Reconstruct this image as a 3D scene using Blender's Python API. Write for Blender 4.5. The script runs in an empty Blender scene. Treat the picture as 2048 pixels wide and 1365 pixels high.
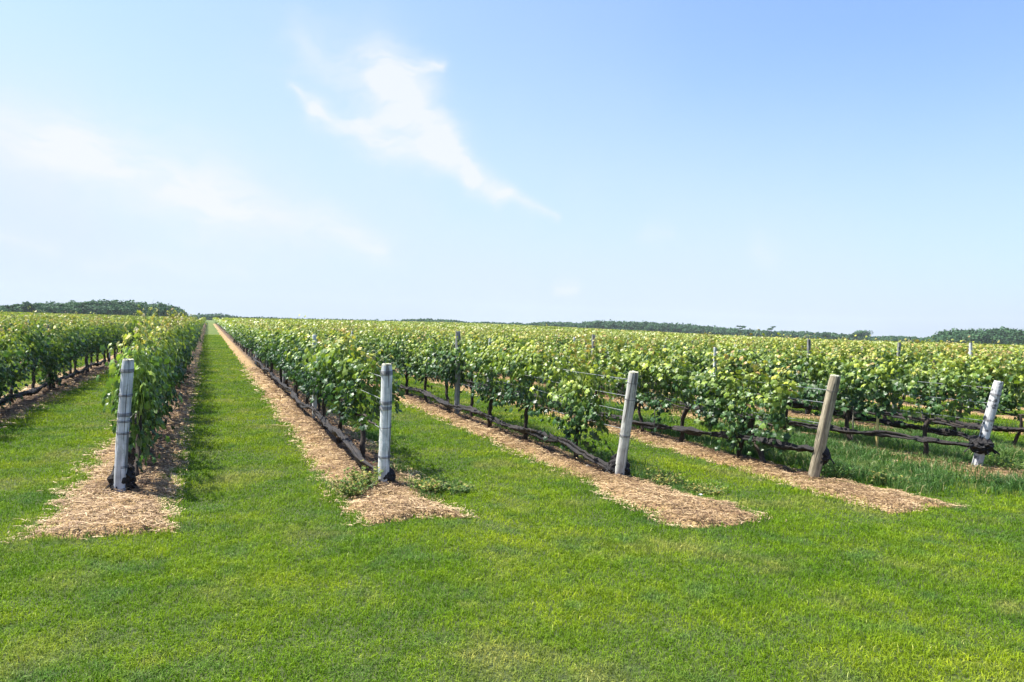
import bpy, math, numpy as np
from mathutils import Matrix, Vector
R_ = math.radians
rng = np.random.default_rng(7)
scene = bpy.context.scene
C = scene.collection

# ------------------------------------------------------------------ camera
FPX = 1479.0; EYE = 1.80                      # focal length in px of the 2048 px photograph
YAW, ROLL, PITCH = R_(22.4), R_(1.72), R_(1.05)
cam_d = bpy.data.cameras.new('camera'); cam = bpy.data.objects.new('camera', cam_d); C.objects.link(cam)
cam_d.sensor_width = 36; cam_d.lens = 36 * FPX / 2048; cam_d.clip_start = .05; cam_d.clip_end = 9000
MC = Matrix.Rotation(-YAW, 4, 'Z') @ Matrix.Rotation(math.pi/2 - PITCH, 4, 'X') @ Matrix.Rotation(ROLL, 4, 'Z')
MC.translation = Vector((0, 0, EYE)); cam.matrix_world = MC
scene.camera = cam
RC = np.array(MC.to_3x3())
def ray(px, py):
    d = RC @ np.array([(px-1024)/FPX, (682.5-py)/FPX, -1.0]); return d/np.linalg.norm(d)
def azel(px, py):
    d = ray(px, py); return math.atan2(d[0], d[1]), math.asin(d[2])
def project(x, y, z):
    q = np.stack([x, y, z-EYE], -1) @ RC
    return 1024 + FPX*q[..., 0]/-q[..., 2], 682.5 - FPX*q[..., 1]/-q[..., 2], -q[..., 2]

# ------------------------------------------------------------------ light
SUN_EL, SUN_AZ = R_(60), YAW - R_(80)          # azimuth clockwise from +Y (the row direction)
EXPOSURE = 1.5
scene.view_settings.view_transform = 'Standard'; scene.view_settings.look = 'None'
scene.view_settings.gamma = 1; scene.view_settings.exposure = EXPOSURE
sd = bpy.data.lights.new('sun', 'SUN'); sd.energy = 4.7; sd.angle = R_(.53); sd.color = (1, .955, .88)
so = bpy.data.objects.new('sun', sd); C.objects.link(so)
sv = Vector((math.sin(SUN_AZ)*math.cos(SUN_EL), math.cos(SUN_AZ)*math.cos(SUN_EL), math.sin(SUN_EL)))
so.rotation_euler = sv.to_track_quat('Z', 'Y').to_euler()

# node helpers ------------------------------------------------------
class NT:
    def __init__(s, tree): s.t = tree; s.n = tree.nodes; s.l = tree.links; s.n.clear()
    def new(s, kind, **kw):
        n = s.n.new(kind)
        for k, v in kw.items(): setattr(n, k, v)
        return n
    def put(s, inp, v):
        if isinstance(v, bpy.types.NodeSocket): s.l.new(v, inp)
        elif v is not None: inp.default_value = v
    def m(s, op, a, b=None, c=None, clamp=False):
        n = s.new('ShaderNodeMath', operation=op, use_clamp=clamp)
        for i, v in enumerate((a, b, c)): s.put(n.inputs[i], v) if v is not None else None
        return n.outputs[0]
    def vm(s, op, a, b=None, sc=None):
        n = s.new('ShaderNodeVectorMath', operation=op); s.put(n.inputs[0], a)
        if b is not None: s.put(n.inputs[1], b)
        if sc is not None: s.put(n.inputs['Scale'], sc)
        return n.outputs['Value'] if op in ('DOT_PRODUCT', 'LENGTH') else n.outputs[0]
    def noise(s, vec, scale, detail=3, rough=.55, dist=0, out=0):
        n = s.new('ShaderNodeTexNoise'); s.put(n.inputs['Vector'], vec); s.put(n.inputs['Scale'], scale)
        s.put(n.inputs['Detail'], detail); s.put(n.inputs['Roughness'], rough); s.put(n.inputs['Distortion'], dist)
        return n.outputs[out]
    def ramp(s, f, stops, interp='LINEAR'):
        n = s.new('ShaderNodeValToRGB'); e = n.color_ramp.elements; n.color_ramp.interpolation = interp
        while len(e) < len(stops): e.new(.5)
        for q, (p, c) in zip(e, stops):
            q.position = p; q.color = tuple(c)+(1,) if hasattr(c, '__len__') else (c, c, c, 1)
        s.put(n.inputs[0], f); return n.outputs[0]
    def mix(s, f, a, b, blend='MIX'):
        n = s.new('ShaderNodeMix', data_type='RGBA', blend_type=blend)
        s.put(n.inputs[0], f)
        for i, v in ((6, a), (7, b)): s.put(n.inputs[i], tuple(v)+(1,) if isinstance(v, tuple) and len(v) == 3 else v)
        return n.outputs[2]
    def mr(s, v, a, b, c=0, d=1, smooth=True):
        n = s.new('ShaderNodeMapRange'); n.interpolation_type = 'SMOOTHSTEP' if smooth else 'LINEAR'
        for i, q in enumerate((v, a, b, c, d)): s.put(n.inputs[i], q)
        return n.outputs[0]

# ------------------------------------------------------------------ world: sky with thin cirrus
w = bpy.data.worlds.new('World'); scene.world = w; w.use_nodes = True
N = NT(w.node_tree)
sky = N.new('ShaderNodeTexSky', sky_type='NISHITA', sun_disc=False, sun_elevation=SUN_EL, sun_rotation=SUN_AZ,
            altitude=20, air_density=1.15, dust_density=1.6, ozone_density=2.2)
tc = N.new('ShaderNodeTexCoord'); D = tc.outputs['Generated']
sep = N.new('ShaderNodeSeparateXYZ'); N.put(sep.inputs[0], D)
az = N.m('ARCTAN2', sep.outputs[0], sep.outputs[1]); el = N.m('ARCSINE', sep.outputs[2])
cmb = N.new('ShaderNodeCombineXYZ'); N.put(cmb.inputs[0], az); N.put(cmb.inputs[1], el)
P = cmb.outputs[0]
wob = N.new('ShaderNodeTexNoise'); N.put(wob.inputs['Vector'], P); N.put(wob.inputs['Scale'], 9.0); N.put(wob.inputs['Detail'], 5.0)
wv = N.vm('SCALE', N.vm('SUBTRACT', wob.outputs[1], (.5, .5, .5)), sc=.085)
PW = N.vm('ADD', P, wv)
def seg(a, b, ra, rb, wt):
    """soft capsule from pixel-measured direction a to b, half widths in radians"""
    A = azel(*a); B = azel(*b); ax, ay = A; dx, dy = B[0]-A[0], B[1]-A[1]; L2 = dx*dx+dy*dy
    rel = N.vm('SUBTRACT', PW, (ax, ay, 0))
    t = N.m('DIVIDE', N.vm('DOT_PRODUCT', rel, (dx, dy, 0)), L2, clamp=True)
    near = N.vm('SCALE', (dx, dy, 0), sc=t)
    flat = N.vm('MULTIPLY', N.vm('SUBTRACT', rel, near), (1, 1, 0))
    dist = N.vm('LENGTH', flat)
    rad = N.m('MULTIPLY_ADD', t, (rb-ra), ra)
    g = N.m('DIVIDE', dist, rad)
    g = N.m('EXPONENT', N.m('MULTIPLY', N.m('POWER', g, 1.5), -.9))
    return N.m('MULTIPLY', g, wt)
px = 1/FPX
segs = [((775, 150), (865, 135), 22*px, 14*px, .75), ((770, 155), (815, 215), 32*px, 40*px, .7),
        ((815, 215), (880, 290), 38*px, 28*px, .75), ((880, 290), (930, 355), 26*px, 18*px, .8),
        ((930, 355), (1010, 402), 20*px, 14*px, .75), ((1010, 402), (1100, 440), 14*px, 8*px, .6),
        ((575, 165), (640, 215), 9*px, 17*px, .6), ((640, 215), (740, 250), 16*px, 26*px, .62),
        ((740, 255), (890, 325), 34*px, 22*px, .7), ((610, 90), (740, 130), 44*px, 54*px, .48),
        ((-200, 235), (150, 300), 44*px, 50*px, .85), ((150, 310), (420, 400), 50*px, 56*px, .85),
        ((420, 400), (760, 495), 54*px, 24*px, .7), ((1290, 468), (1340, 475), 16*px, 12*px, .22),
        ((1525, 485), (1550, 500), 20*px, 20*px, .26), ((1115, 585), (1145, 588), 9*px, 9*px, .5),
        ((0, 475), (120, 490), 16*px, 12*px, .3), ((180, 520), (480, 540), 16*px, 14*px, .2)]
cl = None
for s_ in segs:
    g = seg(*s_); cl = g if cl is None else N.m('ADD', cl, g)
mp = N.new('ShaderNodeMapping'); N.put(mp.inputs[0], PW); mp.inputs['Rotation'].default_value = (0, 0, R_(38)); mp.inputs['Scale'].default_value = (1, 3.2, 1)
fib = N.noise(mp.outputs[0], 14, 8, .62, .4)
cl = N.m('MULTIPLY', cl, N.mr(fib, .28, .66, .5, 1.15))
cl = N.m('MINIMUM', N.m('MULTIPLY', cl, .9), .88)
# broad veil of high haze, thicker towards the sun side and the horizon
veil = N.m('MULTIPLY', N.mr(az, R_(60), R_(-25), .22, .95), N.mr(el, R_(32), R_(1), .42, .85))
veil = N.m('ADD', veil, N.m('MULTIPLY', N.mr(el, R_(22), R_(-2)), .62), clamp=True)
veil = N.m('MULTIPLY', veil, N.mr(N.noise(P, 2.2, 4, .5), .25, .7, .8, 1.1), clamp=True)
skyc = N.mix(1.0, sky.outputs[0], (.655, .80, 1.2), 'MULTIPLY')
col = N.mix(cl, N.mix(veil, skyc, (2.92, 3.40, 4.0)), (3.65, 3.78, 4.0))
bg = N.new('ShaderNodeBackground'); N.put(bg.inputs[0], col); bg.inputs[1].default_value = .090
out = N.new('ShaderNodeOutputWorld'); N.l.new(bg.outputs[0], out.inputs[0])

# ------------------------------------------------------------------ mesh helpers
def tag(o, label=None, cat=None, group=None, kind=None):
    if label: o['label'] = label
    if cat: o['category'] = cat
    if group: o['group'] = group
    if kind: o['kind'] = kind
    return o
class MB:
    """collects vertices, faces of any size, float point attributes"""
    def __init__(s): s.v = []; s.f = {}; s.n = 0; s.a = {}; s.mi = {}
    def add(s, v, f, mi=0, **attr):
        v = np.asarray(v, np.float32).reshape(-1, 3); f = np.asarray(f, np.int64)
        s.v.append(v); s.f.setdefault(f.shape[1], []).append(f + s.n); s.mi.setdefault(f.shape[1], []).append(np.full(len(f), mi, np.int32))
        for k, a in attr.items(): s.a.setdefault(k, []).append((s.n, np.broadcast_to(np.asarray(a, np.float32), (len(v),))))
        s.n += len(v)
    def mesh(s, name, mats, smooth=False):
        me = bpy.data.meshes.new(name); V = np.concatenate(s.v)
        me.vertices.add(len(V)); me.vertices.foreach_set('co', V.ravel())
        ks = sorted(s.f); F = [np.concatenate(s.f[k]) for k in ks]; MI = np.concatenate([np.concatenate(s.mi[k]) for k in ks])
        tot = sum(f.size for f in F); nf = sum(len(f) for f in F)
        me.loops.add(tot); me.polygons.add(nf)
        me.loops.foreach_set('vertex_index', np.concatenate([f.ravel() for f in F]).astype(np.int32))
        st = []; q = 0
        for f in F: st.append(q + np.arange(len(f))*f.shape[1]); q += f.size
        me.polygons.foreach_set('loop_start', np.concatenate(st).astype(np.int32))
        me.polygons.foreach_set('material_index', MI)
        me.polygons.foreach_set('use_smooth', np.full(nf, smooth))
        for k, L in s.a.items():
            arr = np.zeros(len(V), np.float32)
            for o0, a in L: arr[o0:o0+len(a)] = a
            at = me.attributes.new(k, 'FLOAT', 'POINT'); at.data.foreach_set('value', arr)
        for m in (mats if isinstance(mats, (list, tuple)) else [mats]): me.materials.append(m)
        me.update(calc_edges=True); return me
    def obj(s, name, mats, parent=None, smooth=False):
        return link(name, s.mesh(name, mats, smooth), parent)
def link(name, me, parent=None):
    o = bpy.data.objects.new(name, me); C.objects.link(o)
    if parent is not None: o.parent = parent
    return o
def empty(name, loc, rot=(0, 0, 0)):
    o = bpy.data.objects.new(name, None); C.objects.link(o); o.location = loc; o.rotation_euler = rot
    o.empty_display_size = .2; return o
def tube(mb, pts, rad, sides=8, jit=0, rs=None, cap=True, fold=None, **attr):
    pts = np.asarray(pts, float); n = len(pts); rad = np.broadcast_to(np.asarray(rad, float), (n,))
    tg = np.gradient(pts, axis=0); tg /= np.linalg.norm(tg, axis=1)[:, None]+1e-9
    up = np.array([0, 0, 1.]) if abs(tg[:, 2]).mean() < .8 else np.array([1., 0, 0])
    u = np.cross(tg, up); u /= np.linalg.norm(u, axis=1)[:, None]+1e-9; v = np.cross(tg, u)
    a = np.arange(sides)/sides*2*np.pi
    r = rad[:, None]*np.ones(sides)
    if fold is not None: r = r*fold(np.arange(n)[:, None], a[None])
    if jit: r = r*(1+(rs or rng).normal(0, jit, (n, sides)))
    ring = pts[:, None]+u[:, None]*(np.cos(a)*r)[..., None]+v[:, None]*(np.sin(a)*r)[..., None]
    i = np.arange(n-1)[:, None]*sides; j = np.arange(sides); k = (j+1) % sides
    f = np.stack([i+j, i+k, i+sides+k, i+sides+j], -1).reshape(-1, 4)
    V = ring.reshape(-1, 3)
    base = mb.n
    mb.add(V, f, **attr)
    if cap:
        for e, rev in ((0, 1), (n-1, 0)):
            c = np.concatenate([ring[e], pts[e][None]]); t = np.stack([j, k, np.full(sides, sides)], -1)
            mb.add(c, t[:, ::-1] if rev else t, **attr)
# value noise on arrays
_tab = np.random.default_rng(3).random((256, 256))
def vn(x, y):
    x = np.asarray(x, float); y = np.asarray(y, float); xi = np.floor(x).astype(int); yi = np.floor(y).astype(int); fx = x-xi; fy = y-yi
    fx = fx*fx*(3-2*fx); fy = fy*fy*(3-2*fy); g = lambda a, b: _tab[a % 256, b % 256]
    return (g(xi, yi)*(1-fx)+g(xi+1, yi)*fx)*(1-fy)+(g(xi, yi+1)*(1-fx)+g(xi+1, yi+1)*fx)*fy
def fbm(x, y, o=4):
    s = 0; a = .5
    for i in range(o): s = s+a*vn(x*2**i+17*i, y*2**i+31*i); a *= .5
    return s
def sstep(a, b, x): t = np.clip((np.asarray(x, float)-a)/(b-a), 0, 1); return t*t*(3-2*t)

# ------------------------------------------------------------------ layout of the vineyard
ROWX = {0: -3.40, 1: -.78, 2: 1.83, 3: 4.62, 4: 7.03, 5: 9.92, 6: 12.45}
for i in range(-1, -60, -1): ROWX[i] = -3.40+2.62*i
for i in range(7, 130): ROWX[i] = 12.45+2.65*(i-6)
ENDY = {0: 8.5, 1: 8.33, 2: 8.02, 3: 7.72, 4: 7.06, 5: 7.01, 6: 7.0}
FRONT = {0: 7.0, 1: 6.75, 2: 6.55, 3: 5.62, 4: 5.52, 5: 6.3, 6: 6.2}
def endy(i): return ENDY.get(i, 8.5 if i < 0 else 7.0)
def fronty(i): return FRONT.get(i, 7.0 if i < 0 else 6.2)
# lie of the land: flat near, a slight swell towards the middle of the field and a dip to the right
_dx = [-800, 300, 600, 900, 1100, 1300, 1640, 1850, 2048, 2600]; _dp = [0, 0, 3, 6, 4, 0, -9, -9, -7, -5]
_daz = [azel(x, 640)[0] for x in _dx]
def terr(x, y):
    x = np.asarray(x, float); y = np.asarray(y, float); d = np.hypot(x, y); a = np.arctan2(x, y)
    dl = np.interp(a, _daz, _dp)
    r = sstep(35, 230, d)
    return r*(.28+dl/FPX*np.minimum(d, 260))
def bedh(x, y):
    """height of the straw beds above the lawn (negative outside them)"""
    x = np.asarray(x, float); y = np.asarray(y, float); h = np.full(np.broadcast(x, y).shape, -.2)
    for i in range(-3, 14):
        c = ROWX[i]-(.06 if i != 1 else -.02); half = (.47 if i < 3 else .47-.09*sstep(1.2, 2.4, y-fronty(i)))+.10*(fbm(y*1.3+i*9, i*3.3+y*0, 2)-.47)+.34*(fbm(x*5.5+i, y*5.5, 4)-.47)
        rt = half*np.where(i >= 3, 1.12-.45*sstep(.55, 1.1, y-fronty(i)), 1.0)
        s = 1-np.abs(x-c)/np.where(x > c, rt, half)
        fr = (y-fronty(i)-.25*(fbm(x*2.2, i*5.1+x*0, 3)-.45)-.35*(fbm(x*6, y*6, 4)-.45))/.18
        if i == 5 or i == 4: fr = fr
        hh = np.minimum(s*.9, fr)
        hh = np.clip(hh*.11, -.2, .045)+.085*(fbm(x*4.5, y*4.5, 5)-.45)*sstep(-.02, .02, hh*.1)
        h = np.maximum(h, hh)
    return h

# ------------------------------------------------------------------ materials
def mat(name, rough=.7):
    m = bpy.data.materials.new(name); m.use_nodes = True; n = NT(m.node_tree)
    o = n.new('ShaderNodeOutputMaterial'); b = n.new('ShaderNodeBsdfPrincipled'); b.inputs['Roughness'].default_value = rough
    b.inputs['Specular IOR Level'].default_value = .35
    n.l.new(b.outputs[0], o.inputs[0]); return m, n, b, o
def geo(n): return n.new('ShaderNodeNewGeometry').outputs['Position']
def attr(n, k): return n.new('ShaderNodeAttribute', attribute_name=k).outputs['Fac']
def oco(n): return n.new('ShaderNodeTexCoord').outputs['Object']
def bump(n, b, h, s=.4, d=.01):
    q = n.new('ShaderNodeBump'); q.inputs['Strength'].default_value = s; q.inputs['Distance'].default_value = d
    n.put(q.inputs['Height'], h); n.l.new(q.outputs[0], b.inputs['Normal'])
def thin(n, b, o, col, f):
    t = n.new('ShaderNodeBsdfTranslucent'); n.put(t.inputs[0], col)
    x = n.new('ShaderNodeMixShader'); x.inputs[0].default_value = f
    n.l.new(b.outputs[0], x.inputs[1]); n.l.new(t.outputs[0], x.inputs[2]); n.l.new(x.outputs[0], o.inputs[0])

def lawn_tone(n, p):
    """colour of the lawn by place: lush, yellowish and dry patches"""
    a = n.noise(p, .55, 4, .6); b2 = n.noise(p, 2.3, 3, .6); c = n.noise(p, .9, 4, .6, .5)
    col = n.ramp(a, [(.30, (.072, .170, .008)), (.47, (.160, .262, .010)), (.65, (.265, .340, .014))])
    col = n.mix(n.mr(b2, .48, .72, 0, .65), col, (.10, .20, .06))
    col = n.mix(n.mr(c, .52, .72, 0, .75), col, (.36, .34, .10))
    return col
# grass blades
M_grass, n, b, o = mat('grass_blades', .5)
p = geo(n); col = lawn_tone(n, p); r = attr(n, 'rnd')
col = n.mix(1, col, n.ramp(r, [(0, (.38, .46, .4)), (.45, (.9, .97, .9)), (.85, (1.6, 1.45, 1.3)), (1, (2.6, 2.2, 2.6))]), 'MULTIPLY')
col = n.mix(n.mr(r, .955, .985, 0, .8), col, (.42, .38, .2))
b.inputs['Specular IOR Level'].default_value = .12
n.put(b.inputs['Base Color'], col); thin(n, b, o, col, .38)
M_tall, n, b, o = mat('tall_grass_blades', .5)
p = geo(n); r = attr(n, 'rnd')
col = n.ramp(n.noise(p, 1.4, 3), [(.3, (.045, .120, .022)), (.55, (.075, .165, .030)), (.72, (.15, .21, .05))])
col = n.mix(1, col, n.ramp(r, [(0, (.6, .6, .6)), (.6, (1, 1, 1)), (1, (1.7, 1.5, 1.3))]), 'MULTIPLY')
col = n.mix(n.mr(r, .93, .97, 0, .8), col, (.40, .33, .17))
n.put(b.inputs['Base Color'], col); thin(n, b, o, col, .35)
# ground under the blades and far lawn
M_ground, n, b, o = mat('lawn_soil', .9)
p = geo(n); col = lawn_tone(n, p)
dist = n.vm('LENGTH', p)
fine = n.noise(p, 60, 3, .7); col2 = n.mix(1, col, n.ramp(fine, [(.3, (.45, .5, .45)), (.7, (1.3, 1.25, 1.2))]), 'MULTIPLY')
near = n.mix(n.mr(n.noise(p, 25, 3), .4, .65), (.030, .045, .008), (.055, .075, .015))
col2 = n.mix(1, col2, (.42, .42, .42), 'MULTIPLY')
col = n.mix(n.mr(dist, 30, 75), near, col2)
n.put(b.inputs['Base Color'], col); bump(n, b, fine, .6, .03)
# straw bed
M_bed, n, b, o = mat('straw_mulch', .9)
p = geo(n)
a = n.noise(p, 38, 4, .7); a2 = n.noise(p, 3.1, 4, .65); a3 = n.noise(p, 11, 3, .6)
col = n.ramp(a, [(.36, (.035, .018, .010)), (.48, (.20, .125, .052)), (.66, (.48, .345, .15))])
col = n.mix(n.mr(a2, .45, .68, 0, .6), col, (.40, .25, .11))
col = n.mix(n.mr(a3, .58, .72, 0, .7), col, (.13, .075, .045))
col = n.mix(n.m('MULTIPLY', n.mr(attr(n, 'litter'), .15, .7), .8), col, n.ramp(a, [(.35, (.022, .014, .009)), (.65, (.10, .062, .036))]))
n.put(b.inputs['Base Color'], col); bump(n, b, a, 1, .03)
M_straw, n, b, o = mat('straw_stems', .6)
r = attr(n, 'rnd')
col = n.ramp(r, [(0, (.055, .028, .013)), (.34, (.21, .125, .06)), (.68, (.47, .335, .175)), (1, (.68, .53, .31))])
n.put(b.inputs['Base Color'], col); thin(n, b, o, col, .2)
# vine leaf
def leafmat(name, stops, gloss=.42):
    m, n, b, o = mat(name, gloss)
    ag = attr(n, 'age'); r = attr(n, 'rnd'); oi = n.new('ShaderNodeObjectInfo').outputs['Random']
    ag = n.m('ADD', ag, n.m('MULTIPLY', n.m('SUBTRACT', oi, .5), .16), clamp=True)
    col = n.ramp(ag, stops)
    col = n.mix(1, col, n.ramp(r, [(0, (.5, .55, .6)), (.5, (1, 1, 1)), (1, (1.55, 1.45, 1.3))]), 'MULTIPLY')
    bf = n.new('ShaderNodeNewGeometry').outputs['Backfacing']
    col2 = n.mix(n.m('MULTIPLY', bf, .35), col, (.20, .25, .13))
    n.put(b.inputs['Base Color'], col2); b.inputs['Specular IOR Level'].default_value = .36
    tr = n.mix(1, col, (1.25, 1.35, .7, 1), 'MULTIPLY')
    thin(n, b, o, tr, .28); return m
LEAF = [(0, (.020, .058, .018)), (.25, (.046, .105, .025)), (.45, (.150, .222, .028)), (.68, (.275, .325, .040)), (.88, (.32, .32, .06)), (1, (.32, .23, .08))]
M_leaf = leafmat('vine_leaves', LEAF)
M_leaf_y = leafmat('young_vine_leaves', [(0, (.035, .085, .02)), (.35, (.09, .17, .028)), (.6, (.17, .26, .03)), (.85, (.27, .33, .05)), (1, (.36, .30, .10))])
M_wleaf = leafmat('weed_leaves', [(0, (.04, .11, .015)), (.5, (.12, .19, .03)), (1, (.33, .25, .08))], .75)
def bark(name, c1, c2, sc=1, spot=None, lich=None):
    m, n, b, o = mat(name, .85); p = oco(n)
    mpn = n.new('ShaderNodeMapping'); n.put(mpn.inputs[0], p); mpn.inputs['Scale'].default_value = (46*sc, 46*sc, 2.6*sc)
    g = n.noise(mpn.outputs[0], 1, 5, .65); g2 = n.noise(p, 7, 4, .6)
    col = n.mix(n.mr(g, .32, .68), c1, c2)
    col = n.mix(1, col, n.ramp(g2, [(.3, (.66, .66, .66)), (.7, (1.15, 1.15, 1.15))]), 'MULTIPLY')
    if lich: col = n.mix(n.mr(n.noise(p, 11, 4, .7), .52, .66, 0, .75), col, lich)
    if spot:
        v = n.new('ShaderNodeTexVoronoi'); v.inputs['Scale'].default_value = 1
        mp2 = n.new('ShaderNodeMapping'); n.put(mp2.inputs[0], p); mp2.inputs['Scale'].default_value = (11, 11, 13); n.put(v.inputs['Vector'], n.vm('ADD', mp2.outputs[0], n.noise(p, 9, 3, out=1)))
        col = n.mix(n.mr(v.outputs[0], .18, .34, .9, 0), col, spot)
        col = n.mix(n.mr(n.noise(p, 16, 3), .56, .66, 0, .7), col, spot)
    mpc = n.new('ShaderNodeMapping'); n.put(mpc.inputs[0], p); mpc.inputs['Scale'].default_value = (30*sc, 30*sc, 1.1*sc)
    ck = n.mr(n.noise(mpc.outputs[0], 1, 2, .5, .8), .60, .66)
    col = n.mix(n.m('MULTIPLY', ck, .75), col, (.04, .035, .03))
    n.put(b.inputs['Base Color'], col); bump(n, b, n.m('SUBTRACT', g, ck), .8, .008); return m
M_trunk = bark('vine_bark', (.018, .013, .010), (.060, .045, .034), 1)
M_post1 = bark('grey_painted_wood', (.33, .35, .36), (.60, .63, .64), 1, lich=(.30, .33, .31))
M_post2 = bark('pale_weathered_wood', (.42, .44, .43), (.70, .72, .70), 1, lich=(.33, .40, .38))
M_post3 = bark('lichen_grey_wood', (.27, .265, .24), (.56, .55, .50), 1, lich=(.50, .51, .43))
M_post4 = bark('brown_round_wood', (.16, .135, .09), (.40, .345, .24), 1)
M_post5 = bark('mottled_white_wood', (.34, .34, .34), (.64, .64, .63), 1, spot=(.07, .07, .075))
M_line = bark('grey_line_post_wood', (.13, .13, .13), (.34, .34, .32), 1)
M_cap = bark('lichened_end_grain', (.30, .30, .20), (.55, .53, .40), 1)
M_yel = bark('yellow_stake_wood', (.60, .48, .16), (.80, .68, .30), 1)
M_stake = bark('pale_cane', (.22, .19, .14), (.42, .38, .30), 1)
m, n, b, o = mat('galvanised_wire', .4); b.inputs['Base Color'].default_value = (.42, .43, .42, 1); b.inputs['Metallic'].default_value = .6; M_wire = m
m, n, b, o = mat('dark_tie_wire', .6); b.inputs['Base Color'].default_value = (.035, .035, .045, 1); M_dark = m
m, n, b, o = mat('black_netting', .75); p = oco(n)
g = n.noise(p, 34, 4, .7); g2 = n.noise(p, 4, 3, .6)
n.put(b.inputs['Base Color'], n.mix(n.mr(g2, .35, .7), n.ramp(g, [(.35, (.003, .003, .004)), (.7, (.012, .011, .012))]), n.ramp(g, [(.35, (.007, .005, .004)), (.7, (.042, .033, .028))])))
bump(n, b, g, 1, .015); M_net = m
m, n, b, o = mat('stone', .9); n.put(b.inputs['Base Color'], n.ramp(n.noise(oco(n), 30, 3), [(.3, (.4, .4, .38)), (.7, (.7, .7, .68))])); M_stone = m
def woods(name, c0, c1):
    m, n, b, o = mat(name, .8); r = attr(n, 'rnd')
    col = n.mix(r, c0, c1); n.put(b.inputs['Base Color'], col); thin(n, b, o, col, .3); return m
M_wood = woods('far_tree_leaves', (.016, .058, .020), (.055, .135, .042))

# ------------------------------------------------------------------ ground
mb = MB()
rr = np.concatenate([[0], np.linspace(1.5, 40, 30), np.geomspace(44, 3500, 60)]); na = 260
aa = np.linspace(0, 2*np.pi, na, endpoint=False); RR, AA = np.meshgrid(rr[1:], aa, indexing='ij')
X = RR*np.sin(AA); Y = RR*np.cos(AA); V = np.stack([X, Y, terr(X, Y)], -1).reshape(-1, 3); V = np.vstack([V, [[0, 0, 0]]])
i = np.arange(len(rr)-2)[:, None]*na; j = np.arange(na); k = (j+1) % na
mb.add(V, np.stack([i+j, i+na+j, i+na+k, i+k], -1).reshape(-1, 4)[:, ::-1])
cidx = len(V)-1; mb.f[3] = [np.stack([j, k, np.full(na, cidx)], -1)[:, ::-1]]; mb.mi[3] = [np.zeros(na, np.int32)]
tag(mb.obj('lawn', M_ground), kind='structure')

# straw beds: one sheet per row whose edges sink raggedly under the lawn
for i in range(-3, 14):
    y0 = fronty(i)-.5; ys = np.concatenate([np.arange(y0, 22, .07), np.geomspace(22.1, 200, 90)]); xs = np.linspace(-.68, .62, 20)+ROWX[i]
    YY, XX = np.meshgrid(ys, xs, indexing='ij'); Z = bedh(XX, YY); far = sstep(20, 60, YY)
    Z = np.where(Z > -.05, Z, -.05); Z = Z+terr(XX, YY)+far*.05*(Z > 0)
    V = np.stack([XX, YY, Z], -1).reshape(-1, 3); a_ = np.arange(len(ys)-1)[:, None]*len(xs); c_ = np.arange(len(xs)-1)
    f = np.stack([a_+c_, a_+c_+1, a_+len(xs)+c_+1, a_+len(xs)+c_], -1).reshape(-1, 4)
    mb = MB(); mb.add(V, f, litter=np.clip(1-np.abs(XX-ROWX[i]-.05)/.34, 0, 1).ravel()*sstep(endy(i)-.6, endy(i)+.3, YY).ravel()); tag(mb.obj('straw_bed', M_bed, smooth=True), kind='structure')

# ------------------------------------------------------------------ blades and straw
def visible(x, y, z, m=60):
    u, v, d = project(x, y, z); return (d > .5) & (u > -m) & (u < 2048+m) & (v < 1365+m)
def blades(x, y, z0, h, wd, lean, attrs, tip=0.0):
    n = len(x); a = rng.random(n)*2*np.pi; la = rng.random(n)*2*np.pi
    cx, cy = np.cos(a)*wd/2, np.sin(a)*wd/2; lx, ly = np.cos(la)*lean*h, np.sin(la)*lean*h
    V = np.empty((n, 5, 3)); V[:, 0] = np.stack([x-cx, y-cy, z0], -1); V[:, 1] = np.stack([x+cx, y+cy, z0], -1)
    V[:, 2] = np.stack([x+cx*.8+lx*.3, y+cy*.8+ly*.3, z0+h*.6], -1); V[:, 3] = np.stack([x-cx*.8+lx*.3, y-cy*.8+ly*.3, z0+h*.6], -1)
    V[:, 4] = np.stack([x+lx, y+ly, z0+h*(1-.3*lean)], -1)
    b0 = np.arange(n)[:, None]*5
    return V.reshape(-1, 3), b0+np.array([[0, 1, 2, 3]]), b0+np.array([[3, 2, 4]]), np.repeat(attrs, 5)
gm = MB()
def bdens(d): return 9500*np.minimum(1, (5.0/np.maximum(d, .1))**1.75)
def sow(xr, yr, dmin, dmax):
    n = int((xr[1]-xr[0])*(yr[1]-yr[0])*bdens(dmin)); x = rng.uniform(*xr, n); y = rng.uniform(*yr, n)
    u, v, d = project(x, y, np.zeros(n)); k = (d > dmin) & (d <= dmax) & (u > -40) & (u < 2090) & (v < 1400) & (rng.random(n) < bdens(d)/bdens(dmin))
    x, y, d = x[k], y[k], d[k]; bh = bedh(x, y)
    edge = rng.random(len(x))
    k = (bh < -.002+.06*(edge-.72)) | (edge > .97) | (rng.random(len(x)) < .5*sstep(.60, .72, fbm(x*2.1+7, y*2.1, 3)))
    x, y, d, bh = x[k], y[k], d[k], bh[k]; far = np.maximum(d/5.0, 1)
    h = .042*far**.12*rng.uniform(.55, 1.25, len(x))*(.45+1.1*fbm(x*2.6, y*2.6, 4)); wd = .0042*far**.85*rng.uniform(.6, 1.5, len(x))
    h *= 1+.6*(bh > -.03)
    rn = np.clip(.45*rng.random(len(x))+.7*(fbm(x*11, y*11, 3)-.12), 0, 1); rn = np.where(rng.random(len(x)) < .012, .97, np.minimum(rn, .94))
    V, q, t, r = blades(x, y, terr(x, y)-.005, h, wd, rng.uniform(.2, 1.3, len(x)), rn)
    gm.add(V, q, rnd=r); gm.f.setdefault(3, []).append(t+(gm.n-len(V))); gm.mi.setdefault(3, []).append(np.zeros(len(t), np.int32))
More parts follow.
